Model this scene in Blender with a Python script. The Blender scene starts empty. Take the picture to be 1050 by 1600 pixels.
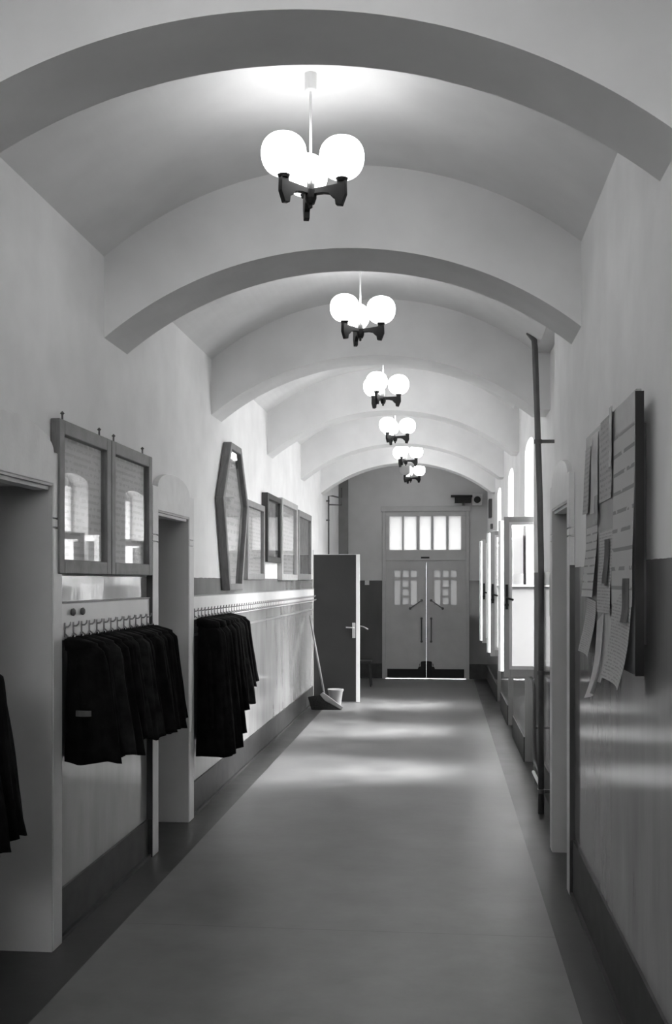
import bpy, bmesh, math, random
from mathutils import Vector, Matrix
PI = math.pi
sc = bpy.context.scene
C = sc.collection
random.seed(7)

# ---------------------------------------------------------------- camera, world, sun, exposure
cam_d = bpy.data.cameras.new('camera')
cam = bpy.data.objects.new('camera', cam_d); C.objects.link(cam)
EYE = 1.75
cam.location = (0, 0, EYE)
cam.rotation_euler = (PI/2, 0, math.atan(167/1650))
cam_d.sensor_fit = 'VERTICAL'; cam_d.sensor_height = 36
cam_d.lens = 36*1650/1600
cam_d.shift_y = 108/1600
cam_d.clip_start = 0.05
sc.camera = cam

w = bpy.data.worlds.new('sky'); sc.world = w; w.use_nodes = True
wn_ = w.node_tree; bgn = wn_.nodes['Background']         # hazy white sky, darker ground below the horizon
tcn = wn_.nodes.new('ShaderNodeTexCoord'); spn = wn_.nodes.new('ShaderNodeSeparateXYZ'); wn_.links.new(tcn.outputs['Generated'], spn.inputs[0])
mrn = wn_.nodes.new('ShaderNodeMapRange'); mrn.inputs['From Min'].default_value = -.1; mrn.inputs['From Max'].default_value = .15
mrn.inputs['To Min'].default_value = .3; mrn.inputs['To Max'].default_value = 1.0
wn_.links.new(spn.outputs['Z'], mrn.inputs['Value']); wn_.links.new(mrn.outputs[0], bgn.inputs[0])
bgn.inputs[1].default_value = 25.0

sun_d = bpy.data.lights.new('sun', 'SUN'); sun = bpy.data.objects.new('sun', sun_d); C.objects.link(sun)
sun_d.energy = 34.0; sun_d.angle = math.radians(38)
sun_dir = Vector((-math.cos(math.radians(37)), 0.0, -math.sin(math.radians(37))))
sun.rotation_euler = sun_dir.to_track_quat('-Z', 'Y').to_euler()
sun.location = (8, 12, 8)
GLOBE = 8.0                                   # emission of the lamp globes

vs = sc.view_settings
vs.view_transform = 'Standard'; vs.look = 'None'; vs.gamma = 1; vs.use_curve_mapping = False
vs.exposure = 0.0

# ---------------------------------------------------------------- materials
def mat(name, g, rough=0.6, spec=0.4, noise=0.0, nscale=6.0, bump=0.0, bscale=40.0, stretch=(1,1,1), metal=0.0, coat=0.0):
    m = bpy.data.materials.new(name); m.use_nodes = True
    nt = m.node_tree; b = nt.nodes['Principled BSDF']
    b.inputs['Base Color'].default_value = (g, g, g, 1)
    b.inputs['Roughness'].default_value = rough
    b.inputs['Specular IOR Level'].default_value = spec
    b.inputs['Metallic'].default_value = metal
    b.inputs['Coat Weight'].default_value = coat
    b.inputs['Coat Roughness'].default_value = 0.08
    tc = nt.nodes.new('ShaderNodeNewGeometry')
    mp = nt.nodes.new('ShaderNodeMapping'); mp.inputs['Scale'].default_value = stretch
    nt.links.new(tc.outputs['Position'], mp.inputs['Vector'])
    if noise > 0:
        n = nt.nodes.new('ShaderNodeTexNoise'); n.inputs['Scale'].default_value = nscale; n.inputs['Detail'].default_value = 6
        nt.links.new(mp.outputs[0], n.inputs['Vector'])
        r = nt.nodes.new('ShaderNodeMapRange')
        r.inputs['From Min'].default_value = 0.3; r.inputs['From Max'].default_value = 0.7
        r.inputs['To Min'].default_value = g*(1-noise); r.inputs['To Max'].default_value = g*(1+noise)
        nt.links.new(n.outputs['Fac'], r.inputs['Value']); nt.links.new(r.outputs[0], b.inputs['Base Color'])
    if bump > 0:
        n2 = nt.nodes.new('ShaderNodeTexNoise'); n2.inputs['Scale'].default_value = bscale; n2.inputs['Detail'].default_value = 2
        nt.links.new(mp.outputs[0], n2.inputs['Vector'])
        bp = nt.nodes.new('ShaderNodeBump'); bp.inputs['Strength'].default_value = bump; bp.inputs['Distance'].default_value = 0.01
        nt.links.new(n2.outputs['Fac'], bp.inputs['Height']); nt.links.new(bp.outputs[0], b.inputs['Normal'])
    return m

def wall_mat(name, zpaint, g_up=0.88, g_low=0.30):
    """matt distemper above, glossy oil paint below the dado line"""
    m = bpy.data.materials.new(name); m.use_nodes = True
    nt = m.node_tree; N = nt.nodes; L = nt.links
    out = N['Material Output']; up = N['Principled BSDF']
    lo = N.new('ShaderNodeBsdfPrincipled')
    geo = N.new('ShaderNodeNewGeometry'); sep = N.new('ShaderNodeSeparateXYZ'); L.new(geo.outputs['Position'], sep.inputs[0])
    wob = N.new('ShaderNodeTexNoise'); wob.inputs['Scale'].default_value = 9; L.new(geo.outputs['Position'], wob.inputs['Vector'])
    mm = N.new('ShaderNodeMath'); mm.operation = 'MULTIPLY_ADD'; mm.inputs[1].default_value = 0.008; L.new(wob.outputs['Fac'], mm.inputs[0]); L.new(sep.outputs['Z'], mm.inputs[2])
    th = N.new('ShaderNodeMath'); th.operation = 'GREATER_THAN'; th.inputs[1].default_value = zpaint; L.new(mm.outputs[0], th.inputs[0])
    n = N.new('ShaderNodeTexNoise'); n.inputs['Scale'].default_value = 3.0; n.inputs['Detail'].default_value = 7; L.new(geo.outputs['Position'], n.inputs['Vector'])
    r = N.new('ShaderNodeMapRange'); r.inputs['From Min'].default_value = .3; r.inputs['From Max'].default_value = .7
    r.inputs['To Min'].default_value = g_up*.94; r.inputs['To Max'].default_value = g_up*1.05
    L.new(n.outputs['Fac'], r.inputs['Value']); L.new(r.outputs[0], up.inputs['Base Color'])
    up.inputs['Roughness'].default_value = .85; up.inputs['Specular IOR Level'].default_value = .2
    mp = N.new('ShaderNodeMapping'); mp.inputs['Scale'].default_value = (5, 5, 1.4); L.new(geo.outputs['Position'], mp.inputs['Vector'])
    n2 = N.new('ShaderNodeTexNoise'); n2.inputs['Scale'].default_value = 1.0; n2.inputs['Detail'].default_value = 5; L.new(mp.outputs[0], n2.inputs['Vector'])
    r2 = N.new('ShaderNodeMapRange'); r2.inputs['From Min'].default_value = .25; r2.inputs['From Max'].default_value = .75
    r2.inputs['To Min'].default_value = g_low*.82; r2.inputs['To Max'].default_value = g_low*1.15
    L.new(n2.outputs['Fac'], r2.inputs['Value']); L.new(r2.outputs[0], lo.inputs['Base Color'])
    lo.inputs['Roughness'].default_value = .09; lo.inputs['Specular IOR Level'].default_value = .8
    bp = N.new('ShaderNodeBump'); bp.inputs['Strength'].default_value = .16; bp.inputs['Distance'].default_value = .012
    L.new(n2.outputs['Fac'], bp.inputs['Height']); L.new(bp.outputs[0], lo.inputs['Normal'])
    mx = N.new('ShaderNodeMixShader'); L.new(th.outputs[0], mx.inputs[0]); L.new(lo.outputs[0], mx.inputs[1]); L.new(up.outputs[0], mx.inputs[2])
    L.new(mx.outputs[0], out.inputs['Surface'])
    return m

M = {}
M['plaster'] = mat('plaster', .80, .9, .15, .05, 3)
M['wall_left'] = wall_mat('wall_paint_left', 1.78)
M['wall_right'] = wall_mat('wall_paint_right', 1.83)
M['wall_end'] = wall_mat('wall_paint_end', 1.765, .56, .12)
M['surround'] = mat('surround', .66, .35, .5, .06, 8, .1, 60)
M['reveal'] = mat('reveal_enamel', .50, .45, .4, .06, 3, .1, 20)
M['baseboard'] = mat('baseboard_paint', .028, .45, .4, .45, 9)
M['board_white'] = mat('white_enamel_board', .72, .3, .5, .05, 5)
M['wood'] = mat('stained_wood', .16, .5, .4, .2, 10, .1, 60, (6, 1, 1))
M['wood_dark'] = mat('black_stained_wood', .035, .4, .5, .2, 10)
M['wood_grey'] = mat('grey_wood', .24, .45, .4, .12, 10)
M['frame_light'] = mat('light_wood', .42, .45, .4, .12, 10)
M['black'] = mat('black_lacquer', .008, .4, .25)
M['metal'] = mat('brushed_metal', .55, .3, .5, metal=.8)
M['hook_metal'] = mat('hook_metal', .30, .35, .5)
M['iron'] = mat('dark_iron', .09, .4, .5)
M['pipe'] = mat('painted_pipe', .10, .4, .5, .2, 8)
M['door_paint'] = mat('grey_door_paint', .47, .45, .4, .05, 5)
M['door_dark'] = mat('dark_door_veneer', .022, .45, .4, .1, 3)
M['white_paint'] = mat('white_gloss_paint', .85, .35, .5)
M['sash_grey'] = mat('sash_paint', .45, .4, .5)
M['cloth'] = mat('black_cloth', .006, .95, .1, .5, 14, .3, 60)
M['cloth_soft'] = mat('charcoal_cloth', .014, .95, .1, .5, 14, .3, 60)
M['band'] = mat('reflective_band', .10, .7, .3)
M['edge_dark'] = mat('dark_edge_paint', .05, .35, .5)
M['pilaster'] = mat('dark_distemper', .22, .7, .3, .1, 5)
M['paper'] = mat('paper', .55, .8, .2, .08, 12)
M['bucket'] = mat('grey_plastic', .30, .5, .4)
M['bristle'] = mat('bristles', .03, .9, .1, .3, 60)

# text-like pattern on paper
def paper_mat(name, g, dark, rows, dens=.5, cols=22, thin=.55):
    m = bpy.data.materials.new(name); m.use_nodes = True
    nt = m.node_tree; N = nt.nodes; L = nt.links; b = N['Principled BSDF']
    tc = N.new('ShaderNodeTexCoord'); sep = N.new('ShaderNodeSeparateXYZ'); L.new(tc.outputs['Generated'], sep.inputs[0])
    f = N.new('ShaderNodeMath'); f.operation = 'MULTIPLY'; f.inputs[1].default_value = rows; L.new(sep.outputs['Z'], f.inputs[0])
    fr = N.new('ShaderNodeMath'); fr.operation = 'FRACT'; L.new(f.outputs[0], fr.inputs[0])
    g1 = N.new('ShaderNodeMath'); g1.operation = 'GREATER_THAN'; g1.inputs[1].default_value = thin; L.new(fr.outputs[0], g1.inputs[0])
    mp = N.new('ShaderNodeMapping'); mp.inputs['Scale'].default_value = (1, cols, rows); L.new(tc.outputs['Generated'], mp.inputs[0])
    n = N.new('ShaderNodeTexNoise'); n.inputs['Scale'].default_value = 1.3; n.inputs['Detail'].default_value = 1; L.new(mp.outputs[0], n.inputs['Vector'])
    g2 = N.new('ShaderNodeMath'); g2.operation = 'GREATER_THAN'; g2.inputs[1].default_value = dens; L.new(n.outputs['Fac'], g2.inputs[0])
    mu = N.new('ShaderNodeMath'); mu.operation = 'MULTIPLY'; L.new(g1.outputs[0], mu.inputs[0]); L.new(g2.outputs[0], mu.inputs[1])
    r = N.new('ShaderNodeMapRange'); r.inputs['To Min'].default_value = g; r.inputs['To Max'].default_value = dark; L.new(mu.outputs[0], r.inputs['Value'])
    L.new(r.outputs[0], b.inputs['Base Color']); b.inputs['Roughness'].default_value = .8
    return m
M['paper_lines'] = paper_mat('paper_lines', .52, .28, 9, .42, 3, .8)
M['paper_text'] = paper_mat('paper_text', .5, .33, 26, .47)
M['paper_text2'] = paper_mat('paper_text_small', .42, .28, 14, .5)
M['exhibit'] = paper_mat('exhibit_sheet', .62, .48, 17, .45, 14)
M['photo_dark'] = mat('dark_print', .10, .7, .3, .5, 10)
M['photo_mid'] = mat('grey_print', .28, .5, .3, .5, 9)

def emis(name, s):
    m = bpy.data.materials.new(name); m.use_nodes = True
    b = m.node_tree.nodes['Principled BSDF']
    b.inputs['Base Color'].default_value = (.9, .9, .9, 1)
    b.inputs['Emission Color'].default_value = (1, 1, 1, 1); b.inputs['Emission Strength'].default_value = s
    return m
M['globe'] = emis('lit_opal_glass', GLOBE)
M['globe_off'] = mat('opal_glass', .75, .2, .5)

def glass(name, refl=1.45, tint=1.0, rough=0.0):
    m = bpy.data.materials.new(name); m.use_nodes = True
    nt = m.node_tree; N = nt.nodes; L = nt.links; out = N['Material Output']; N.remove(N['Principled BSDF'])
    t = N.new('ShaderNodeBsdfTransparent'); t.inputs[0].default_value = (tint, tint, tint, 1)
    g = N.new('ShaderNodeBsdfGlossy'); g.inputs['Roughness'].default_value = rough
    f = N.new('ShaderNodeFresnel'); f.inputs[0].default_value = refl
    geo = N.new('ShaderNodeNewGeometry')         # reflect on the outer faces only
    iv = N.new('ShaderNodeMath'); iv.operation = 'SUBTRACT'; iv.inputs[0].default_value = 1; L.new(geo.outputs['Backfacing'], iv.inputs[1])
    mu = N.new('ShaderNodeMath'); mu.operation = 'MULTIPLY'; L.new(f.outputs[0], mu.inputs[0]); L.new(iv.outputs[0], mu.inputs[1])
    x = N.new('ShaderNodeMixShader'); L.new(mu.outputs[0], x.inputs[0]); L.new(t.outputs[0], x.inputs[1]); L.new(g.outputs[0], x.inputs[2])
    L.new(x.outputs[0], out.inputs[0]); return m
M['glass'] = glass('clear_glass', 1.5, .97, .02)
def frosted(name, g, mixv=.5):
    m = bpy.data.materials.new(name); m.use_nodes = True
    nt = m.node_tree; N = nt.nodes; L = nt.links; out = N['Material Output']; N.remove(N['Principled BSDF'])
    t = N.new('ShaderNodeBsdfTranslucent'); t.inputs[0].default_value = (g, g, g, 1)
    d = N.new('ShaderNodeBsdfDiffuse'); d.inputs[0].default_value = (.6, .6, .6, 1)
    n = N.new('ShaderNodeTexNoise'); n.inputs['Scale'].default_value = 4
    geo = N.new('ShaderNodeNewGeometry'); L.new(geo.outputs['Position'], n.inputs['Vector'])
    x = N.new('ShaderNodeMixShader'); x.inputs[0].default_value = mixv; L.new(d.outputs[0], x.inputs[1]); L.new(t.outputs[0], x.inputs[2])
    L.new(x.outputs[0], out.inputs[0]); return m
M['frost'] = frosted('frosted_glass', .55, .6)
M['frost_dim'] = frosted('wired_frosted_glass', .2, .7)  # same frosted glass, darkened for the dimmer room behind the door panes
M['frost_transom'] = frosted('transom_frosted_glass', .37, .75)

# floor linoleum with dark borders
def floor_mat():
    m = bpy.data.materials.new('linoleum'); m.use_nodes = True
    nt = m.node_tree; N = nt.nodes; L = nt.links; b = N['Principled BSDF']
    geo = N.new('ShaderNodeNewGeometry'); sep = N.new('ShaderNodeSeparateXYZ'); L.new(geo.outputs['Position'], sep.inputs[0])
    a = N.new('ShaderNodeMath'); a.operation = 'GREATER_THAN'; a.inputs[1].default_value = -1.63; L.new(sep.outputs['X'], a.inputs[0])
    c = N.new('ShaderNodeMath'); c.operation = 'LESS_THAN'; c.inputs[1].default_value = .555; L.new(sep.outputs['X'], c.inputs[0])
    ins = N.new('ShaderNodeMath'); ins.operation = 'MULTIPLY'; L.new(a.outputs[0], ins.inputs[0]); L.new(c.outputs[0], ins.inputs[1])
    # thin dark seams: along the right border and across the corridor
    ab = N.new('ShaderNodeMath'); ab.operation = 'COMPARE'; ab.inputs[1].default_value = .555; ab.inputs[2].default_value = .006; L.new(sep.outputs['X'], ab.inputs[0])
    n = N.new('ShaderNodeTexNoise'); n.inputs['Scale'].default_value = 2.2; n.inputs['Detail'].default_value = 9; n.inputs['Roughness'].default_value = .6; L.new(geo.outputs['Position'], n.inputs['Vector'])
    r1 = N.new('ShaderNodeMapRange'); r1.inputs['From Min'].default_value = .25; r1.inputs['From Max'].default_value = .75
    r1.inputs['To Min'].default_value = .11; r1.inputs['To Max'].default_value = .235; L.new(n.outputs['Fac'], r1.inputs['Value'])
    r2 = N.new('ShaderNodeMapRange'); r2.inputs['From Min'].default_value = .25; r2.inputs['From Max'].default_value = .75
    r2.inputs['To Min'].default_value = .022; r2.inputs['To Max'].default_value = .045; L.new(n.outputs['Fac'], r2.inputs['Value'])
    cy = N.new('ShaderNodeMath'); cy.operation = 'COMPARE'; cy.inputs[1].default_value = 5.27; cy.inputs[2].default_value = .004; L.new(sep.outputs['Y'], cy.inputs[0])
    hf = N.new('ShaderNodeMath'); hf.operation = 'MULTIPLY'; hf.inputs[1].default_value = .35; L.new(cy.outputs[0], hf.inputs[0])
    mxx = N.new('ShaderNodeMath'); mxx.operation = 'MAXIMUM'; L.new(hf.outputs[0], mxx.inputs[0]); L.new(ab.outputs[0], mxx.inputs[1])
    mx = N.new('ShaderNodeMix'); L.new(ins.outputs[0], mx.inputs[0]); L.new(r2.outputs[0], mx.inputs[2]); L.new(r1.outputs[0], mx.inputs[3])
    sm = N.new('ShaderNodeMix'); L.new(mxx.outputs[0], sm.inputs[0]); L.new(mx.outputs[0], sm.inputs[2]); sm.inputs[3].default_value = .03
    L.new(sm.outputs[0], b.inputs['Base Color'])
    rr = N.new('ShaderNodeMapRange'); rr.inputs['To Min'].default_value = .24; rr.inputs['To Max'].default_value = .5; L.new(n.outputs['Fac'], rr.inputs['Value'])
    L.new(rr.outputs[0], b.inputs['Roughness']); b.inputs['Specular IOR Level'].default_value = .5
    n2 = N.new('ShaderNodeTexNoise'); n2.inputs['Scale'].default_value = 8; n2.inputs['Detail'].default_value = 3; L.new(geo.outputs['Position'], n2.inputs['Vector'])
    bp = N.new('ShaderNodeBump'); bp.inputs['Strength'].default_value = .12; bp.inputs['Distance'].default_value = .01
    L.new(n2.outputs['Fac'], bp.inputs['Height']); L.new(bp.outputs[0], b.inputs['Normal'])
    return m
M['floor'] = floor_mat()

# ---------------------------------------------------------------- helpers
def box(bm, x0, x1, y0, y1, z0, z1):
    v = [bm.verts.new(p) for p in ((x0,y0,z0),(x1,y0,z0),(x1,y1,z0),(x0,y1,z0),(x0,y0,z1),(x1,y0,z1),(x1,y1,z1),(x0,y1,z1))]
    for f in ((3,2,1,0),(4,5,6,7),(0,1,5,4),(1,2,6,5),(2,3,7,6),(3,0,4,7)):
        bm.faces.new([v[i] for i in f])
def prism_x(bm, pts, x0, x1):
    """polygon in (y,z) extruded along x"""
    a = [bm.verts.new((x0, p[0], p[1])) for p in pts]; b = [bm.verts.new((x1, p[0], p[1])) for p in pts]
    bm.faces.new(a); bm.faces.new(b[::-1]); n = len(pts)
    for i in range(n): bm.faces.new((a[i], b[i], b[(i+1) % n], a[(i+1) % n]))
def prism_y(bm, pts, y0, y1):
    a = [bm.verts.new((p[0], y0, p[1])) for p in pts]; b = [bm.verts.new((p[0], y1, p[1])) for p in pts]
    bm.faces.new(a); bm.faces.new(b[::-1]); n = len(pts)
    for i in range(n): bm.faces.new((a[i], b[i], b[(i+1) % n], a[(i+1) % n]))
def tube(bm, pts, r, seg=12, radii=None):
    pts = [Vector(p) for p in pts]; rings = []
    up = None
    for i, p in enumerate(pts):
        d = (pts[min(i+1, len(pts)-1)] - pts[max(i-1, 0)]).normalized()
        if up is None: up = Vector((0,0,1)) if abs(d.z) < .9 else Vector((1,0,0))
        u = d.cross(up).normalized(); v = d.cross(u).normalized()
        up = -v if False else up
        rr = radii[i] if radii else r
        rings.append([bm.verts.new(p + u*rr*math.cos(2*PI*k/seg) + v*rr*math.sin(2*PI*k/seg)) for k in range(seg)])
    for a, b in zip(rings, rings[1:]):
        for k in range(seg): bm.faces.new((a[k], a[(k+1)%seg], b[(k+1)%seg], b[k]))
    bm.faces.new(rings[0][::-1]); bm.faces.new(rings[-1])
def lathe(bm, prof, c=(0,0,0), seg=24, cap=True):
    rings = []
    for r, z in prof:
        rings.append([bm.verts.new((c[0]+max(r,1e-4)*math.cos(2*PI*k/seg), c[1]+max(r,1e-4)*math.sin(2*PI*k/seg), c[2]+z)) for k in range(seg)])
    for a, b in zip(rings, rings[1:]):
        for k in range(seg): bm.faces.new((a[k], a[(k+1)%seg], b[(k+1)%seg], b[k]))
    if cap: bm.faces.new(rings[0][::-1]); bm.faces.new(rings[-1])
def obj(name, bm, m, parent=None, smooth=False, bevel=0.0, kind=None):
    bmesh.ops.recalc_face_normals(bm, faces=bm.faces[:])
    me = bpy.data.meshes.new(name); bm.to_mesh(me); bm.free()
    if smooth:
        for p in me.polygons: p.use_smooth = True
    me.materials.append(m if not isinstance(m, str) else M[m])
    o = bpy.data.objects.new(name, me); C.objects.link(o)
    if parent is not None: o.parent = parent
    if bevel > 0:
        b = o.modifiers.new('bevel', 'BEVEL'); b.width = bevel; b.segments = 2; b.limit_method = 'ANGLE'; b.angle_limit = .7
    if smooth == 'auto':
        pass
    if kind: o['kind'] = kind
    return o
def empty(name, loc=(0,0,0), rz=0):
    o = bpy.data.objects.new(name, None); C.objects.link(o); o.location = loc; o.rotation_euler = (0,0,rz); o.empty_display_size = .1
    return o
def tag(o, label, cat, group=None):
    o['label'] = label; o['category'] = cat
    if group: o['group'] = group
    return o
def setting(o, label, cat):
    o['kind'] = 'structure'; o['label'] = label; o['category'] = cat; return o
def bx(name, m, parent, *a, bevel=0.0):
    bm = bmesh.new(); box(bm, *a); return obj(name, bm, m, parent, bevel=bevel)
def copy_tree(o, parent=None):
    c = o.copy(); C.objects.link(c); c.parent = parent
    for ch in list(o.children): copy_tree(ch, c)
    return c

# ---------------------------------------------------------------- the shell
XL, XR = -1.87, .73
YB, YE = -2.6, 19.0
XC = (XL+XR)/2; HALF = (XR-XL)/2
# floor
bm = bmesh.new(); box(bm, -2.9, 1.3, YB-.3, YE+.3, -.15, 0)
setting(obj('floor', bm, 'floor'), 'worn glossy linoleum corridor floor with dark borders', 'floor')

# left wall with two door niches
N1 = (3.98, 4.83); N2 = (6.68, 7.52); LZ = 2.21; ND = .5
bm = bmesh.new()
for a, b in ((YB, N1[0]), (N1[1], N2[0]), (N2[1], YE)): box(bm, XL-.7, XL, a, b, 0, 4.3)
for a, b in (N1, N2):
    box(bm, XL-.7, XL, a, b, LZ, 4.3); box(bm, XL-.7, XL-ND-.05, a, b, 0, LZ)
setting(obj('wall_left', bm, 'wall_left'), 'long left corridor wall, matt above, glossy dado below', 'wall')
# right wall: near part, door niche, pipe recess, window bays
NR = (6.10, 6.93); XR2 = .84; XR3 = .79; XW = 1.0
WIN = [(9.38, 10.36), (12.02, 12.98), (14.56, 15.52)]
WTOP = 3.06
bm = bmesh.new()
box(bm, XR, XR+.6, YB, NR[0], 0, 4.3)
box(bm, XR, XR+.6, NR[0], NR[1], LZ, 4.3); box(bm, XR+.42, XR+.6, NR[0], NR[1], 0, LZ)
box(bm, XR, XR+.6, NR[1], 7.05, 0, 4.3)
box(bm, XR2, XR+.6, 7.05, 9.3, 0, 4.3)
box(bm, XR3, XR+.6, 9.3, WIN[0][0], 0, 4.3)
ends = [WIN[0][1], WIN[1][0], WIN[1][1], WIN[2][0], WIN[2][1], YE]
for a, b in ((ends[0], ends[1]), (ends[2], ends[3]), (ends[4], ends[5])): box(bm, XR3, XR+.6, a, b, 0, 4.3)
for a, b in WIN:
    mid = (a+b)/2; hw = (b-a)/2; n = 10       # low arch head over each window bay
    pts = [(a, 4.3), (a, WTOP-.1)] + [(mid-hw*math.cos(PI*i/n), WTOP-.1+.1*math.sin(PI*i/n)) for i in range(1, n)] + [(b, WTOP-.1), (b, 4.3)]
    prism_x(bm, pts, XR3, XR+.6)
    box(bm, XW-.02, XR+.6, a, b, 0, .88)      # parapet below the window
setting(obj('wall_right', bm, 'wall_right'), 'right corridor wall with door niche and tall window bays', 'wall')
# end wall with a doorway
DX0, DX1, DZ = -1.086, .469, 3.07
bm = bmesh.new()
box(bm, XL-.7, DX0, YE, YE+.35, 0, 4.3); box(bm, DX1, XR+.6, YE, YE+.35, 0, 4.3); box(bm, DX0, DX1, YE, YE+.35, DZ, 4.3)
setting(obj('wall_end', bm, 'wall_end'), 'far end wall with dark dado around the double door', 'wall')
bm = bmesh.new(); box(bm, XL-.7, XR+.6, YB-.3, YB, 0, 2.6); box(bm, XL-.7, XR+.6, YB-.3, YB, 3.5, 4.3)
box(bm, XL-.7, XL+.25, YB-.3, YB, 2.6, 3.5); box(bm, XR-.25, XR+.6, YB-.3, YB, 2.6, 3.5)
setting(obj('wall_back', bm, 'wall_end'), 'wall behind the viewer closing the corridor', 'wall')

wb = setting(empty('window_4', (0, YB-.2, 0)), 'window in the wall behind the viewer', 'window')  # added high window, out of view, brings in daylight from behind
bm = bmesh.new()
for xx in (XL+.25, XC-.03, XR-.31): box(bm, xx, xx+.06, -.03, .03, 2.6, 3.5)
for zz in (2.6, 3.44): box(bm, XL+.25, XR-.25, -.03, .03, zz, zz+.06)
obj('window_frame', bm, 'white_paint', wb)
bm = bmesh.new(); box(bm, XL+.25, XR-.25, -.003, .003, 2.6, 3.5); obj('pane', bm, 'glass', wb)

# ceiling: barrel vault broken by transverse arches
def arc_z(x, spring, rise, x0=XL, x1=XR+.0):
    xc = (x0+x1)/2; h = (x1-x0)/2; R = (h*h+rise*rise)/(2*rise)
    return spring + rise - R + math.sqrt(max(R*R-(x-xc)**2, 0))
ARCH = [(.85, 1.21), (3.30, 3.66), (5.70, 6.13), (8.43, 8.82), (11.16, 11.52), (13.86, 14.2), (16.14, 16.5)]
NX = 48
def strip(bm, y0, y1, spring, rise, top=4.35, extra=.12):
    """solid slab under a segmental arc between y0 and y1"""
    xs = [XL + (XR-XL)*i/NX for i in range(NX+1)]
    pts = [(x, arc_z(x, spring, rise)) for x in xs]
    pts = [(XL-.3, pts[0][1])] + pts + [(XR+extra, pts[-1][1]), (XR+extra, top), (XL-.3, top)]
    prism_y(bm, pts, y0, y1)
bm = bmesh.new()
edges = [YB] + [e for a in ARCH for e in a] + [YE]
for i in range(0, len(edges), 2): strip(bm, edges[i], edges[i+1], EYE+1.80, .455)
for a, b in ARCH: strip(bm, a, b, EYE+1.35, .456)
ceil = setting(obj('ceiling', bm, 'plaster'), 'whitewashed barrel vault with six transverse arches', 'ceiling')
bm = bmesh.new(); box(bm, -2.6, 1.35, YB-.3, YE+.35, 4.3, 4.5)
obj('roof_slab', bm, 'plaster', ceil)

# baseboards
bm = bmesh.new()
for a, b in ((YB, N1[0]-.12), (N1[1]+.115, N2[0]-.13), (N2[1]+.14, 15.1), (15.95, YE)): box(bm, XL, XL+.012, a, b, 0, .24); box(bm, XL, XL+.03, a, b, 0, .02)
setting(obj('baseboard_left', bm, 'baseboard'), 'dark scuffed baseboard along the left wall', 'baseboard')
bm = bmesh.new()
box(bm, XR-.012, XR, YB, NR[0]-.13, 0, .31); box(bm, XR-.03, XR, YB, NR[0]-.13, 0, .02)
box(bm, XR2-.012, XR2, 7.07, 9.3, 0, .24)
for a, b in ((ends[0], ends[1]), (ends[2], ends[3]), (ends[4], ends[5])): box(bm, XR3-.012, XR3, a, b, 0, .24)
for a, b in WIN: box(bm, XW-.035, XW-.02, a, b, 0, .24)
setting(obj('baseboard_right', bm, 'baseboard'), 'dark baseboard along the right wall', 'baseboard')
bm = bmesh.new(); box(bm, XL+.17, DX0, YE-.015, YE, 0, .27); box(bm, DX1, XR3, YE-.015, YE, 0, .27)
setting(obj('baseboard_end', bm, 'baseboard'), 'black baseboard on the end wall', 'baseboard')
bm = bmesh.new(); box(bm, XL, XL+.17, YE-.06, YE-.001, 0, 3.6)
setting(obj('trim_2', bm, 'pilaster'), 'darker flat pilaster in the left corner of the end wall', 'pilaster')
# narrow ledge below the long coat board
bm = bmesh.new(); box(bm, XL, XL+.012, 7.7, 15.1, 1.335, 1.355)
setting(obj('trim_1', bm, 'wood_grey'), 'thin ledge running below the long coat board', 'trim')

# ---------------------------------------------------------------- side doors in their niches
def surround(side, y0, y1, o0, o1, x, out, parent, shoulder=2.36, apex=2.475):
    """plaster door surround; out = signed projection from the wall"""
    n = 18; pts = [(o0, shoulder-.0), (y0-.01, shoulder)]
    mid = (y0+y1)/2; hw = (y1-y0)/2+.01
    for i in range(1, n): pts.append((mid-hw*math.cos(PI*i/n), shoulder+(apex-shoulder)*math.sin(PI*i/n)))
    pts += [(y1+.01, shoulder), (o1, shoulder), (o1, 2.05), (y1, 2.05), (y1, LZ), (y0, LZ), (y0, 2.05), (o0, 2.05)]
    bm = bmesh.new(); prism_x(bm, pts, x, x+out)
    for a, b in ((o0, y0), (y1, o1)):
        box(bm, min(x, x+out*.75), max(x, x+out*.75), a+.002, b-.002, 2.0, 2.05)
        box(bm, min(x, x+out), max(x, x+out), a, b, 2.006, 2.044)
        box(bm, min(x, x+out), max(x, x+out), a, b, 0, 2.0)
    return obj('surround', bm, 'surround', parent, bevel=.004)
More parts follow.
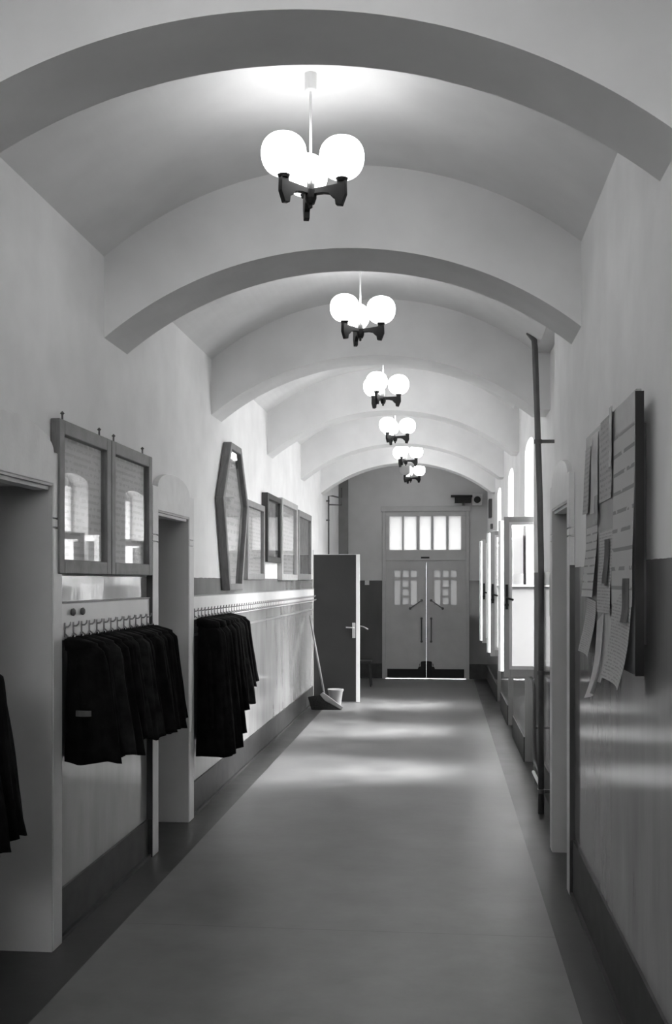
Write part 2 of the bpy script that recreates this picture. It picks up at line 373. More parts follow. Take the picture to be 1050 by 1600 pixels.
def niche_door(num, side, y, outer, label):
    d = empty('door_%d' % num, (0, 0, 0)); setting(d, label, 'door')
    x, out, dep = (XL, .04, -ND) if side == 'L' else (XR, -.03, .4)
    surround(side, y[0], y[1], outer[0], outer[1], x, out, d)
    t = .012; sgn = 1 if dep > 0 else -1
    if num != 3:
        xa, xb = sorted((x, x+out+(-.002 if side == 'L' else .002)))
        bx('dark_edge', 'edge_dark', d, xa, xb, outer[0]-.004, outer[0], .0, 1.79 if side == 'L' else 1.84)
        bx('dark_skirt', 'baseboard', d, xa, xb, outer[0]-.007, outer[0]-.004, 0, .24 if side == 'L' else .31)
    xa, xb = sorted((x+out*.9, x+dep))
    bm = bmesh.new(); box(bm, xa, xb, y[0], y[0]+t, 0, LZ); box(bm, xa, xb, y[1]-t, y[1], 0, LZ); box(bm, xa, xb, y[0], y[1], LZ-t, LZ)
    obj('reveal', bm, 'reveal', d)
    # rebated head moulding seen under the lintel
    xa, xb = sorted((x+out*.5, x+sgn*.05)); bx('head_moulding', 'surround', d, xa, xb, y[0]+t, y[1]-t, LZ-.03, LZ-t)
    bm = bmesh.new(); xa, xb = sorted((x+dep-sgn*.05, x+dep)); box(bm, xa, xb, y[0]+t, y[1]-t, 0.01, LZ-t)
    for zz in ((.2, .95), (1.1, 2.0)):
        xc, xd = sorted((x+dep-sgn*.065, x+dep-sgn*.045)); box(bm, xc, xd, y[0]+.12, y[1]-.12, *zz)
    lf = obj('leaf', bm, 'door_paint', d, bevel=.004)
    bm = bmesh.new(); hx = x+dep-sgn*.05
    tube(bm, [(hx, y[0]+.08, 1.05), (hx-sgn*.05, y[0]+.08, 1.05), (hx-sgn*.055, y[0]+.2, 1.05)], .009)
    obj('handle', bm, 'metal', lf)
    return d
niche_door(3, 'L', N1, (N1[0]-.115, N1[1]+.115), 'nearest left doorway, deep reveal under a rounded plaster head')
niche_door(4, 'L', N2, (N2[0]-.13, N2[1]+.14), 'second left doorway beyond the glazed notice frames')
niche_door(5, 'R', NR, (NR[0]-.12, NR[1]+.12), 'right hand doorway with narrow rounded surround')

# ---------------------------------------------------------------- end double door
d1 = empty('door_1', (0, YE, 0)); setting(d1, 'grey panelled double door with five pane transom at corridor end', 'door')
def ey(name, m, parent, x0, x1, y0, y1, z0, z1, bevel=.0): return bx(name, m, parent, x0, x1, y0, y1, z0, z1, bevel=bevel)
bm = bmesh.new()
box(bm, DX0, DX0+.06, -.03, .12, 0, DZ); box(bm, DX1-.06, DX1, -.03, .12, 0, DZ)
box(bm, DX0-.02, DX1+.02, -.05, .12, DZ-.07, DZ+.02); box(bm, DX0+.06, DX1-.06, -.02, .12, 2.12, 2.31); box(bm, DX0+.06, DX1-.06, -.02, .12, 2.92, 3.0)
box(bm, DX0+.06, -.96, -.02, .12, 2.31, 2.92); box(bm, .325, DX1-.06, -.02, .12, 2.31, 2.92)
for a, b in ((-.73, -.70), (-.47, -.42), (-.21, -.17), (.06, .10)): box(bm, a, b, -.02, .1, 2.31, 2.92)
obj('frame', bm, 'door_paint', d1, bevel=.005)
for a, b in ((-.96, -.73), (-.70, -.47), (-.42, -.21), (-.17, .06), (.10, .325)):
    ey('transom_pane', 'frost_transom', d1, a, b, .04, .046, 2.31, 2.92)
bx('door_stop', 'door_paint', d1, DX0+.06, DX1-.06, .045, .09, 2.09, 2.15)  # unseen strip added behind the leaves, blocks light at the top gap
bx('name_plate', 'black', d1, -.39, -.24, -.025, -.02, 2.155, 2.185)
def leaf(x0, x1, flip):
    """x0 outer edge, x1 meeting edge"""
    lo, hi = min(x0, x1), max(x0, x1); s = 1 if x1 > x0 else -1
    cols = [(x0+s*.16, x0+s*.27), (x0+s*.305, x0+s*.415), (x0+s*.45, x0+s*.565)]
    cols = [tuple(sorted(c)) for c in cols]
    wins = []
    for i, c in enumerate(cols):
        wins.append((c[0], c[1], 1.82, 1.945))
        if i == 1:
            for z in ((1.645, 1.77), (1.49, 1.61), (1.335, 1.455)): wins.append((c[0], c[1], z[0], z[1]))
        else: wins.append((c[0], c[1], 1.325, 1.77))
    # leaf grid with holes
    xs = sorted({lo, hi, *[w_[0] for w_ in wins], *[w_[1] for w_ in wins]}); zs = sorted({.006, 2.117, *[w_[2] for w_ in wins], *[w_[3] for w_ in wins]})
    bm = bmesh.new()
    for xa, xb in zip(xs, xs[1:]):
        za0 = None
        for za, zb in zip(zs, zs[1:]):
            xm, zm = (xa+xb)/2, (za+zb)/2
            hole = any(w_[0] < xm < w_[1] and w_[2] < zm < w_[3] for w_ in wins)
            if not hole: box(bm, xa, xb, 0, .04, za, zb)
    bmesh.ops.remove_doubles(bm, verts=bm.verts[:], dist=1e-5)
    # raised frames around sunk panels
    pc = [(lo+.1, (lo+hi)/2-.03), ((lo+hi)/2+.03, hi-.1)]
    for a, b in pc:
        for z0, z1 in ((.22, .78), (.86, 1.17)):
            for q in ((a, a+.012, z0, z1), (b-.012, b, z0, z1), (a, b, z0, z0+.012), (a, b, z1-.012, z1)): box(bm, q[0], q[1], -.01, 0, q[2], q[3])
    l = obj('leaf', bm, 'door_paint', d1)
    for w_ in wins: bx('pane', 'frost_dim', l, w_[0], w_[1], .018, .022, w_[2], w_[3])
    hx = x1 - s*.085
    bm = bmesh.new(); tube(bm, [(hx, -.04, 1.08), (hx, -.04, .67)], .011); 
    for z in (1.08, .67): tube(bm, [(hx, 0, z), (hx, -.055, z)], .022)
    obj('pull_bar', bm, 'iron', l, smooth=False)
    bm = bmesh.new(); h2 = hx - s*.205; tube(bm, [(hx, -.045, 1.405), (h2, -.045, 1.26)], .009)
    tube(bm, [(hx, 0, 1.405), (hx, -.06, 1.405)], .024); tube(bm, [(h2, 0, 1.26), (h2, -.06, 1.26)], .024)
    obj('diagonal_bar', bm, 'iron', l)
    # kick plate with a rounded rise at the meeting edge
    pts = [(x0+s*.03, .02), (x0+s*.03, .175), (x1-s*.16, .175)]
    for i in range(1, 6): t = i/6; pts.append((x1-s*(.16-.06*t), .175+.12*(t*t*(3-2*t))))
    pts += [(x1-s*.085, .31), (x1-s*.004, .32), (x1-s*.004, .02)]
    bm = bmesh.new(); prism_y(bm, pts, -.006, 0); obj('kick_plate', bm, 'black', l)
    # top hinge
    bx('hinge', 'door_paint', l, *sorted((x0, x0+s*.03)), -.02, 0, 1.86, 1.98)
leaf(-1.026, -.2948, 1); leaf(.409, -.2935, -1)

# ---------------------------------------------------------------- open dark door leaf further down on the left
d2 = empty('door_2', (XL+.01, 15.17, 0)); setting(d2, 'open dark flush door standing across the left side', 'door')
lf = bx('leaf', 'door_dark', d2, 0, .615, 0, .04, .012, 2.13)
bx('edge_strip', 'white_paint', d2, .615, .665, -.004, .044, .008, 2.135)
bx('top_strip', 'white_paint', d2, 0, .615, -.002, .042, 2.13, 2.137)
bm = bmesh.new(); box(bm, .56, .605, -.012, 0, .93, 1.15); obj('lock_plate', bm, 'metal', lf, bevel=.003)
bm = bmesh.new(); tube(bm, [(.583, -.01, 1.08), (.583, -.055, 1.08), (.575, -.06, 1.08), (.475, -.06, 1.085)], .009); obj('handle', bm, 'metal', lf, smooth=True)
bm = bmesh.new(); tube(bm, [(.583, .04, 1.1), (.60, .10, 1.1), (.70, .12, 1.09), (.78, .12, 1.05)], .011); obj('rear_handle', bm, 'iron', lf, smooth=True)
bm = bmesh.new(); box(bm, -.009, -.002, -.05, .0, 0, 2.2); obj('frame_stop', bm, 'door_paint', d2)

# ---------------------------------------------------------------- windows
def casement(name, parent, hx, hy, ang, gray, width=.46, z0=.90, z1=2.32, handle=True):
    """open window wing hinged at (hx,hy); local +x runs to the free edge"""
    o = empty(name, (hx, hy, 0), ang); o.parent = parent
    m = 'sash_grey' if gray else 'white_paint'
    T = .045; S = .055
    bm = bmesh.new()
    box(bm, 0, S, -T/2, T/2, z0, z1); box(bm, width-S, width, -T/2, T/2, z0, z1)
    box(bm, S, width-S, -T/2, T/2, z0, z0+.08); box(bm, S, width-S, -T/2, T/2, z1-S, z1); box(bm, S, width-S, -T/2+.004, T/2-.004, 1.68, 1.705)
    f = obj('sash_frame', bm, m, o, bevel=.004)
    bm = bmesh.new()
    for s in (-1, 1):
        ya, yb = sorted((s*T/2, s*(T/2+.006)))
        for q in ((S-.006, S+.018, z0+.07, z1-S+.006), (width-S-.018, width-S+.006, z0+.07, z1-S+.006), (S, width-S, z0+.07, z0+.10), (S, width-S, z1-S-.018, z1-S+.006)):
            box(bm, q[0], q[1], ya, yb, q[2], q[3])
    obj('bead', bm, 'white_paint', o)
    bx('upper_pane', 'glass', o, S, width-S, -.002, .002, 1.705, z1-S)
    bx('lower_pane', 'frost', o, S, width-S, -.002, .002, z0+.08, 1.68)
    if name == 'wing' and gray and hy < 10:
        bx('dark_slat', 'iron', o, .265, .29, -.010, -.004, 1.72, 2.24)  # dark strip set in the pane as a streak of shade
    if handle:
        s = handle
        bm = bmesh.new(); xx = width-.027
        ya, yb = sorted((s*T/2, s*(T/2+.012))); box(bm, xx-.012, xx+.012, ya, yb, 1.50, 1.72)
        tube(bm, [(xx, s*(T/2), 1.6), (xx, s*(T/2+.045), 1.6), (xx-.06, s*(T/2+.05), 1.585)], .009)
        tube(bm, [(xx, s*(T/2), 1.54), (xx, s*(T/2+.03), 1.54)], .018)
        obj('handle', bm, 'black', f)
    return o
for i, (a, b) in enumerate(WIN):
    wn = empty('window_%d' % (i+1), (0, 0, 0))
    setting(wn, ['nearest', 'middle', 'farthest'][i] + ' tall window on the right with both casements open inward', 'window')
    X0, X1 = XW, XW+.07
    bm = bmesh.new()
    box(bm, X0, X1, a, a+.04, .88, WTOP); box(bm, X0, X1, b-.04, b, .88, WTOP)
    box(bm, X0, X1, a, b, .88, .92); box(bm, X0, X1, a, b, 2.32, 2.38); box(bm, X0, X1, a, b, WTOP-.12, WTOP)
    box(bm, X0, X1, (a+b)/2-.025, (a+b)/2+.025, 2.38, WTOP)
    obj('window_frame', bm, 'white_paint', wn, bevel=.004)
    bx('top_light', 'glass', wn, X0+.03, X0+.034, a+.04, b-.04, 2.38, WTOP-.12)
    bx('window_sill', 'white_paint', wn, XW-.14, XW+.0, a+.002, b-.002, .875, .90, bevel=.005)
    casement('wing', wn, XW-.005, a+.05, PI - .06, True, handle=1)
    casement('wing', wn, XW-.005, b-.05, PI + .50, False, width=.53, handle=0)

# ---------------------------------------------------------------- lamps
def make_lamp():
    r = empty('ceiling_lamp', (0, 0, 0))     # origin on the ceiling above the stem
    ZC = 0.0; ZH = -.51
    bm = bmesh.new(); lathe(bm, [(.0, .0), (.027, .0), (.027, -.072), (.024, -.078), (.0, -.078)], seg=24); obj('canopy', bm, 'white_paint', r, smooth=False)
    bm = bmesh.new(); lathe(bm, [(.006, -.07), (.006, ZH+.02)], seg=10); obj('stem', bm, 'white_paint', r, smooth=True)
    bm = bmesh.new(); lathe(bm, [(.0, ZH+.07), (.017, ZH+.065), (.019, ZH-.01), (.0, ZH-.01)], seg=18); obj('hub_sleeve', bm, 'metal', r, smooth=True)
    bm = bmesh.new(); lathe(bm, [(.0, ZH-.008), (.028, ZH-.01), (.026, ZH-.045), (.018, ZH-.068), (.0, ZH-.068)], seg=18)
    lathe(bm, [(.0, ZH-.066), (.008, ZH-.07), (.009, ZH-.084), (.0, ZH-.09)], seg=12); obj('hub_cup', bm, 'black', r)
    for k in range(3):
        ang = k*2*PI/3
        rot = Matrix.Rotation(ang, 4, 'Z')
        prof = [(.012, -.004), (.115, .002), (.128, .004), (.128, .016), (.168, .016), (.170, -.045), (.150, -.095), (.122, -.09), (.118, -.062), (.106, -.055), (.09, -.037), (.06, -.03), (.012, -.03)]
        bm = bmesh.new(); prism_y(bm, [(p[0], p[1]+ZH) for p in prof], -.013, .013); bm.transform(rot)
        arm = obj('arm', bm, 'black', r, bevel=.003)
        c = rot @ Vector((.148, 0, 0))
        bm = bmesh.new(); lathe(bm, [(.0, ZH+.010), (.022, ZH+.012), (.032, ZH+.033), (.0, ZH+.035)], (c.x, c.y, 0), 20); obj('gallery', bm, 'black', arm)
        prof = [(.0, .0), (.03, .0)]
        for q in range(1, 22):
            th = -PI/2*.80 + (PI/2*.80+PI/2)*q/21; ct, st_ = math.cos(th), math.sin(th)
            prof.append((.099*abs(ct)**.86, .094 + (.098 if st_ < 0 else .088)*math.copysign(abs(st_)**.9, st_)))
        bm = bmesh.new(); lathe(bm, [(p[0], p[1]+ZH+.026) for p in prof], (c.x, c.y, 0), 48, cap=False); obj('globe', bm, 'globe', arm, smooth=True)
    return r
LAMPS = [(4.66, -15, -.585), (7.27, -12, -.567), (9.98, 10, -.563), (12.70, -5, -.571), (15.20, 8, -.53), (17.80, -8, -.54), (2.30, 20, -.57)]
names = ['nearest three-globe lamp, large at the top of the photo', 'second three-globe lamp hanging beyond the second arch', 'third three-globe lamp down the row, one globe turned toward the viewer',
         'fourth three-globe lamp down the row', 'fifth three-globe lamp, just before the last arch', 'farthest three-globe lamp with its left globe unlit', 'three-globe lamp overhead before the first arch, above the frame']
proto = make_lamp()
for i, (y, a, x) in enumerate(LAMPS):
    o = proto if i == 0 else copy_tree(proto)
    z = arc_z(x, EYE+1.80, .455)
    o.location = (x, y, z); o.rotation_euler = (0, 0, math.radians(a))
    tag(o, names[i], 'ceiling lamp', 'three-globe lamps along the vault')
    if i == 5:
        g = [c for arm in o.children if arm.name.startswith('arm') for c in arm.children if c.name.startswith('globe')]
        g.sort(key=lambda q: (Matrix.Rotation(math.radians(a), 4, 'Z') @ Vector(q.bound_box[0])).x)
        q = g[0]; q.data = q.data.copy(); q.data.materials[0] = M['globe_off']; q['label'] = 'unlit grey globe'

# ---------------------------------------------------------------- frames on the left wall
def glazed(name, y0, y1, z0, z1, dep, m, content, st=.055, label='', cat='picture frame', hooks=False, group=None, glaze='glass', lean=0.0):
    r = empty(name, (XL, (y0+y1)/2, z0)); hy = (y1-y0)/2; h = z1-z0
    bm = bmesh.new()
    box(bm, .003, dep, -hy, -hy+st, 0, h); box(bm, .003, dep, hy-st, hy, 0, h)
    box(bm, .003, dep, -hy+st, hy-st, 0, st); box(bm, .003, dep, -hy+st, hy-st, h-st, h)
    obj('frame', bm, m, r, bevel=.005)
    bx('sheet', content, r, .004, .012, -hy+st, hy-st, st, h-st)
    bx('glazing', glaze, r, dep-.022, dep-.018, -hy+st, hy-st, st, h-st)
    if hooks:
        for s in (-.78, .62):
            bm = bmesh.new(); tube(bm, [(dep-.02, s*hy, h-.005), (dep-.02, s*hy, h+.03)], .005); lathe(bm, [(.0, -.01), (.012, 0), (.0, .012)], (dep-.02, s*hy, h+.035), 8)
            obj('screw_eye', bm, 'iron', r)
    r.rotation_euler = (0, lean, 0)
    return tag(r, label, cat, group)
glazed('display_frame', 4.885, 5.675, 1.785, 2.53, .05, 'wood', 'exhibit', .07, 'left one of the pair of large glazed frames above the near coats', hooks=True, group='paired glazed frames')
glazed('display_frame', 5.685, 6.50, 1.785, 2.53, .05, 'wood', 'exhibit', .07, 'right one of the pair of large glazed frames, beside the second doorway', hooks=True, group='paired glazed frames')
glazed('display_frame', 9.78, 10.74, 1.765, 2.52, .05, 'wood_grey', 'exhibit', .06, 'greyish frame hung low just beyond the coffin-shaped frame')
glazed('display_frame', 10.80, 11.72, 1.95, 2.67, .07, 'wood_dark', 'photo_mid', .06, 'black frame hung higher than its neighbours')
glazed('display_frame', 11.86, 13.14, 1.76, 2.70, .06, 'frame_light', 'exhibit', .07, 'pale frame between the black frame and the last frame')
glazed('display_frame', 13.32, 14.62, 1.765, 2.66, .05, 'wood_grey', 'photo_mid', .08, 'last dark grey frame, beside the open dark door')
# hexagonal, coffin shaped frame
r = empty('coffin_shaped_frame', (XL, 9.11, 1.67)); tag(r, 'tall coffin-shaped six-sided glazed frame on the left wall', 'picture frame')
outl = [(-.29, 0), (.29, 0), (.57, .775), (.225, 1.27), (-.225, 1.27), (-.56, .77)]
cen = Vector((0, .62))
def inset(pts, d):
    n = len(pts); out = []
    for i in range(n):
        p0, p1, p2 = Vector(pts[i-1]), Vector(pts[i]), Vector(pts[(i+1) % n])
        d1 = (p1-p0).normalized(); d2 = (p2-p1).normalized()
        n1 = Vector((-d1.y, d1.x)); n2 = Vector((-d2.y, d2.x))
        b = (n1+n2).normalized(); out.append(tuple(p1 + b*d/max(b.dot(n1), .2)))
    return out
inn = inset(outl, .058)
bm = bmesh.new(); D = .075
vo = [[bm.verts.new((x, p[0], p[1])) for p in outl] for x in (.003, D)]; vi = [[bm.verts.new((x, p[0], p[1])) for p in inn] for x in (.003, D)]
for i in range(6):
    j = (i+1) % 6
    bm.faces.new((vo[0][i], vo[0][j], vo[1][j], vo[1][i])); bm.faces.new((vi[0][i], vi[1][i], vi[1][j], vi[0][j]))
    bm.faces.new((vo[1][i], vo[1][j], vi[1][j], vi[1][i])); bm.faces.new((vo[0][i], vi[0][i], vi[0][j], vo[0][j]))
obj('frame', bm, 'wood', r, bevel=.006)
bm = bmesh.new(); prism_x(bm, inn, .004, .014); obj('sheet', bm, 'exhibit', r)
bm = bmesh.new(); prism_x(bm, inn, D-.026, D-.022); obj('glazing', bm, 'glass', r)

# ---------------------------------------------------------------- coat boards with hooks
def hook_bm():
    bm = bmesh.new()
    box(bm, 0, .004, -.008, .008, -.035, .035)
    tube(bm, [(.003, 0, .015), (.018, 0, .016), (.028, 0, .026), (.030, 0, .04)], .004, 8)
    tube(bm, [(.003, 0, -.02), (.022, 0, -.035), (.036, 0, -.03), (.04, 0, -.016)], .004, 8)
    return bm
hook_mesh = None
def coat_board(y0, y1, z0, z1, n, label):
    global hook_mesh
    r = empty('coat_rack', (XL, y0, z0))
    bm = bmesh.new(); box(bm, .001, .022, 0, y1-y0, 0, z1-z0); obj('board', bm, 'board_white', r, bevel=.003)
    bx('top_edge', 'wood_grey', r, .001, .026, 0, y1-y0, z1-z0, z1-z0+.008)
    for i in range(n):
        if hook_mesh is None:
            o = obj('hook', hook_bm(), 'hook_metal', r, smooth=True); hook_mesh = o
        else:
            o = hook_mesh.copy(); C.objects.link(o); o.parent = r
        o.location = (.022, (y1-y0)*(i+.5)/n, .05)
    return tag(r, label, 'coat rack')
coat_board(4.965, 6.53, 1.46, 1.64, 13, 'white hook board under the paired glazed frames')
r2 = coat_board(7.69, 15.10, 1.46, 1.635, 64, 'long white hook board running to the open dark door')
coat_board(2.30, 3.84, 1.46, 1.64, 12, 'hook board on the left wall before the nearest doorway')
# two round knobs on the near board
for y in (5.12, 5.26):
    rt = [c for c in C.objects if c.name == 'coat_rack'][0]
    bm = bmesh.new(); lathe(bm, [(.0, 0), (.017, .002), (.02, .012), (.012, .02), (.0, .021)], seg=14); bm.transform(Matrix.Rotation(PI/2, 4, 'Y'))
    k = obj('knob', bm, 'iron', rt, smooth=True); k.location = (.022, y-4.965, .135)

# ---------------------------------------------------------------- coats
def coat(y, z, L, depth, width, seed, label, group, band=False, mat_='cloth', splay=0.0):
    rnd = random.Random(seed)
    r = empty('coat', (XL+.03, y, z))
    nr, ns = 26, 36
    ph = [rnd.uniform(0, 6.28) for _ in range(4)]
    def radii(t):
        sh = min(1, t/.13)
        sh = math.sin(sh*PI/2)
        a = (.028 + (depth*.36-.028)*sh) * (1+.40*t)       # half depth (x)
        b = (.020 + (width*.5-.020)*sh) * (1+.25*t)
        return a, b
    bm = bmesh.new(); rings = []
    for i in range(nr+1):
        t = i/nr; a, b = radii(t); cx = a+.006+.0*t
        ring = []
        for k in range(ns):
            th = 2*PI*k/ns
            f = 1 + (.03+.12*t)*math.sin(5*th+ph[0]+t*1.2) + (.02+.06*t)*math.sin(9*th+ph[1]-t*2) + .02*math.sin(14*th+ph[2]+t*9)
            zz = -L*t + (.012*math.sin(3*th+ph[3]) * t)
            x = cx + a*f*math.cos(th); yy = b*f*math.sin(th) + splay*t
            ring.append(bm.verts.new((max(x, .0), yy, zz)))
        rings.append(ring)
    for p, q in zip(rings, rings[1:]):
        for k in range(ns): bm.faces.new((p[k], p[(k+1)%ns], q[(k+1)%ns], q[k]))
    bm.faces.new(rings[0]); bm.faces.new(rings[-1][::-1])
    obj('body', bm, mat_, r, smooth=True)
    # sleeves
    for s in (-1, 1):
        a, b = radii(.18); pts = []; rad = []
        for i in range(11):
            t = i/10; tt = .10 + t*(.70 + .08*rnd.random()*0)
            a2, b2 = radii(tt)
            pts.append((a2*(1.15+.35*s)+.01+.12*a2*math.sin(ph[0]+t), s*(b2*.62)+splay*tt + .008*math.sin(5*t+ph[1]), -L*tt))
            rad.append((.018+.018*min(1, t/.15)) * (1-.25*t) * (1+.08*math.sin(9*t+ph[2])))
        bm = bmesh.new(); tube(bm, pts, .04, 12, rad); obj('sleeve', bm, mat_, r, smooth=True)
    # collar
    bm = bmesh.new(); a, b = radii(.06)
    n = 16; ra = []
    for j, (zz, gr) in enumerate(((-.075, 1.15), (-.05, 1.3), (-.02, 1.2), (-.01, .8))):
        ra.append([bm.verts.new((max(a+.006+a*gr*math.cos(2*PI*k/n), 0), b*gr*math.sin(2*PI*k/n), zz-.012*math.cos(2*PI*k/n))) for k in range(n)])
    for p, q in zip(ra, ra[1:]):
        for k in range(n): bm.faces.new((p[k], p[(k+1)%n], q[(k+1)%n], q[k]))
    bm.faces.new(ra[0][::-1]); bm.faces.new(ra[-1])
    obj('collar', bm, mat_, r, smooth=True)
    bm = bmesh.new(); tube(bm, [(.03, -.006, -.02), (.036, -.004, .008), (.036, .004, .008), (.03, .006, -.02)], .0025, 6); obj('hanging_loop', bm, mat_, r)
    if band:
        t = .58; a, b = radii(t)
        bm = bmesh.new(); s = -1; a2, b2 = radii(t)
        xx = a2*.8+.01+.12*a2*math.sin(ph[0]+.65)
        pts = [(xx, s*b2*.66, -L*t), (xx, s*b2*.68, -L*(t+.045))]
        tube(bm, pts, .042, 16); obj('sleeve_band', bm, 'band', r)
    return tag(r, label, 'coat', group)
g1 = 'jackets on the near coat rack'
n = 13; step = (6.53-4.965)/n
for i in range(n):
    y = 4.965 + step*(i+.5)
    lab = 'black jacket packed in the row under the paired glazed frames'
    if i == 0: lab = 'leftmost black jacket with a paler sleeve band, under the glazed frames'
    if i == n-1: lab = 'rightmost black jacket of the near row, reaching across the second doorway'
    L = .60 + random.uniform(-.03, .03) + (.05 if i == 3 else .02 if i == 0 else 0)
    coat(y, 1.475, L, .265+random.uniform(-.03, .02), .12, 100+i, lab, g1, band=(i == 0), mat_='cloth_soft' if i in (2, 5, 6, 9) else 'cloth', splay=.0 if i else .02)
g2 = 'coats on the far coat rack'
far = [(7.80, 1.03), (7.93, 1.00), (8.05, .94), (8.17, .92), (8.29, .74), (8.41, .70), (8.53, .72), (8.65, .62), (8.77, .60), (8.90, .58)]
for i, (y, L) in enumerate(far):
    lab = 'black coat hanging among others just beyond the second doorway'
    if i == 0: lab = 'longest black coat, hanging right beside the second doorway'
    if i == len(far)-1: lab = 'short black jacket at the far end of the second row of coats'
    coat(y, 1.475, L, .28+random.uniform(-.03, .03), .118, 200+i, lab, g2, mat_='cloth_soft' if i % 4 == 2 else 'cloth')
for i, (y, L) in enumerate(((3.72, .66), (3.58, .68), (3.44, .66))):
    coat(y, 1.475, L, .31, .14, 300+i, 'dark coat cut by the left edge of the photo, before the nearest doorway', 'coats at the left edge')

# ---------------------------------------------------------------- notice board on the right wall
nb = empty('notice_board', (XR, 4.40, 1.42)); nb.rotation_euler = (0, 0, 0)
bm = bmesh.new(); box(bm, -.062, -.042, -.64, .65, 0, 1.0); obj('panel', bm, 'wood_grey', nb, bevel=.003)
bx('side_edge', 'black', nb, -.066, -.036, -.650, -.64, .0, .99)  # board's near edge, blackened to carry the shadow beside it
bm = bmesh.new(); box(bm, -.042, -.0005, -.5, -.46, .1, .9); obj('batten', bm, 'wood_dark', nb)
bx('batten', 'wood_dark', nb, -.042, -.0005, .46, .5, .1, .9)
tag(nb, 'grey notice board covered in pinned papers on the right wall', 'notice board')
def sheet(y0, y1, z0, z1, off, m, label, curl=0.0, tilt=0.0, group='papers pinned to the notice board', seed=0):
    """paper on the board front, y0 nearest to the viewer; curl lifts its bottom edge"""
    rnd = random.Random(seed+1)
    r = bpy.data.objects
    bm = bmesh.new(); ny, nz = 8, 14; hy = (y1-y0)/2; h = z1-z0; g = []
    for side in (0, 1):
        gg = []
        for j in range(nz+1):
            v = j/nz; row = []
            for i in range(ny+1):
                u = i/ny
                bend = .55*curl*(1-v)**2.5 + .004*math.sin(5*v+seed) * (1-v) + .35*curl*(1-v)*(2*u-1)**2
                row.append(bm.verts.new((-abs(bend) - (0 if side else .0012), -hy+2*hy*u, h*v-h)))
            gg.append(row)
        g.append(gg)
        for j in range(nz):
            for i in range(ny): bm.faces.new((gg[j][i], gg[j][i+1], gg[j+1][i+1], gg[j+1][i]))
    for j in range(nz):
        for i in (0, ny): bm.faces.new((g[0][j][i], g[0][j+1][i], g[1][j+1][i], g[1][j][i]))
    for i in range(ny):
        for j in (0, nz): bm.faces.new((g[0][j][i], g[0][j][i+1], g[1][j][i+1], g[1][j][i]))
    o = obj('paper_sheet', bm, m, None)
    o.location = (XR-.0635-off, (y0+y1)/2, z1); o.rotation_euler = (tilt, 0, 0)
    return tag(o, label, 'paper', group)
sheet(3.775, 4.22, 1.66, 2.31, .000, 'paper_lines', 'large ruled poster at the near edge of the notice board', .01)
sheet(3.80, 4.20, 1.37, 1.70, .006, 'paper_text', 'sheet curling at the bottom near corner of the notice board', .05, .03, seed=2)
sheet(3.83, 3.97, 1.60, 1.76, .009, 'photo_dark', 'small dark print over the near poster of the notice board', .01, seed=3)
sheet(4.26, 4.58, 2.08, 2.42, .000, 'paper_text2', 'sheet at the top middle of the notice board', .01, seed=4)
sheet(4.235, 4.30, 2.20, 2.44, .006, 'wood_dark', 'narrow dark strip standing up at the top of the notice board', .0, seed=5)
sheet(4.25, 4.60, 1.62, 1.96, .000, 'paper_text', 'middle text sheet below the bare patch of the notice board', .015, seed=6)
sheet(4.30, 4.42, 1.74, 1.92, .006, 'photo_dark', 'dark picture on the middle text sheet of the notice board', .01, seed=7)
sheet(4.24, 4.44, 1.34, 1.64, .003, 'paper', 'plain curling sheet hanging below the middle of the notice board', .05, seed=8)
sheet(4.42, 4.60, 1.27, 1.60, .010, 'paper', 'loose sheet hanging askew lowest from the notice board', .07, -.22, seed=9)
sheet(4.64, 4.84, 2.05, 2.40, .000, 'paper', 'blank sheet at the upper far side of the notice board', .012, seed=10)
sheet(4.86, 5.03, 2.06, 2.36, .002, 'paper_text2', 'narrow sheet at the top far corner of the notice board', .02, seed=11)
sheet(4.66, 5.00, 1.68, 2.00, .000, 'paper_lines', 'ruled list on the far column of the notice board', .03, seed=12)
sheet(4.68, 4.98, 1.42, 1.67, .003, 'paper_text', 'text sheet at the bottom far corner of the notice board', .04, .05, seed=13)
sheet(4.60, 4.70, 2.0, 2.12, .008, 'photo_mid', 'small grey picture between the upper sheets of the notice board', .0, seed=14)

# ---------------------------------------------------------------- pipes on the right
r = empty('riser_pipe', (.735, 8.06, 0)); tag(r, 'dark vertical pipe from floor to vault on the right wall', 'pipe')
bm = bmesh.new(); tube(bm, [(.0, 0, .0), (0, 0, 1.9), (-.01, 0, 2.4), (-.045, 0, 3.50), (-.05, .01, 3.57), (-.09, .03, 3.63)], .0225, 16); obj('tube', bm, 'pipe', r, smooth=True)
for z in (.17, 1.06, 2.80):
    dx = 0 if z < 2 else -.022
    bm = bmesh.new(); tube(bm, [(dx, 0, z-.015), (dx, 0, z+.015)], .03, 16); box(bm, dx, .103, -.012, .012, z-.012, z+.012); obj('clamp', bm, 'iron', r)
r = empty('heating_pipe', (.80, 9.05, 0)); tag(r, 'thin heating pipe with a bend low on the wall behind the dark riser', 'pipe')
bm = bmesh.new(); tube(bm, [(-.03, -.55, .22), (-.03, -.1, .22), (-.03, 0, .24), (-.03, 0.02, .32), (-.03, .02, .78), (-.03, .04, .85), (-.03, .12, .88), (-.03, .35, .90)], .014, 12); obj('tube', bm, 'pipe', r, smooth=True)
bm = bmesh.new(); tube(bm, [(-.03, -.5, .12), (-.03, .1, .12)], .014, 12); obj('return_tube', bm, 'white_paint', r, smooth=True)
bm = bmesh.new(); box(bm, -.03, .039, .005, .03, .5, .52); obj('clamp', bm, 'iron', r)
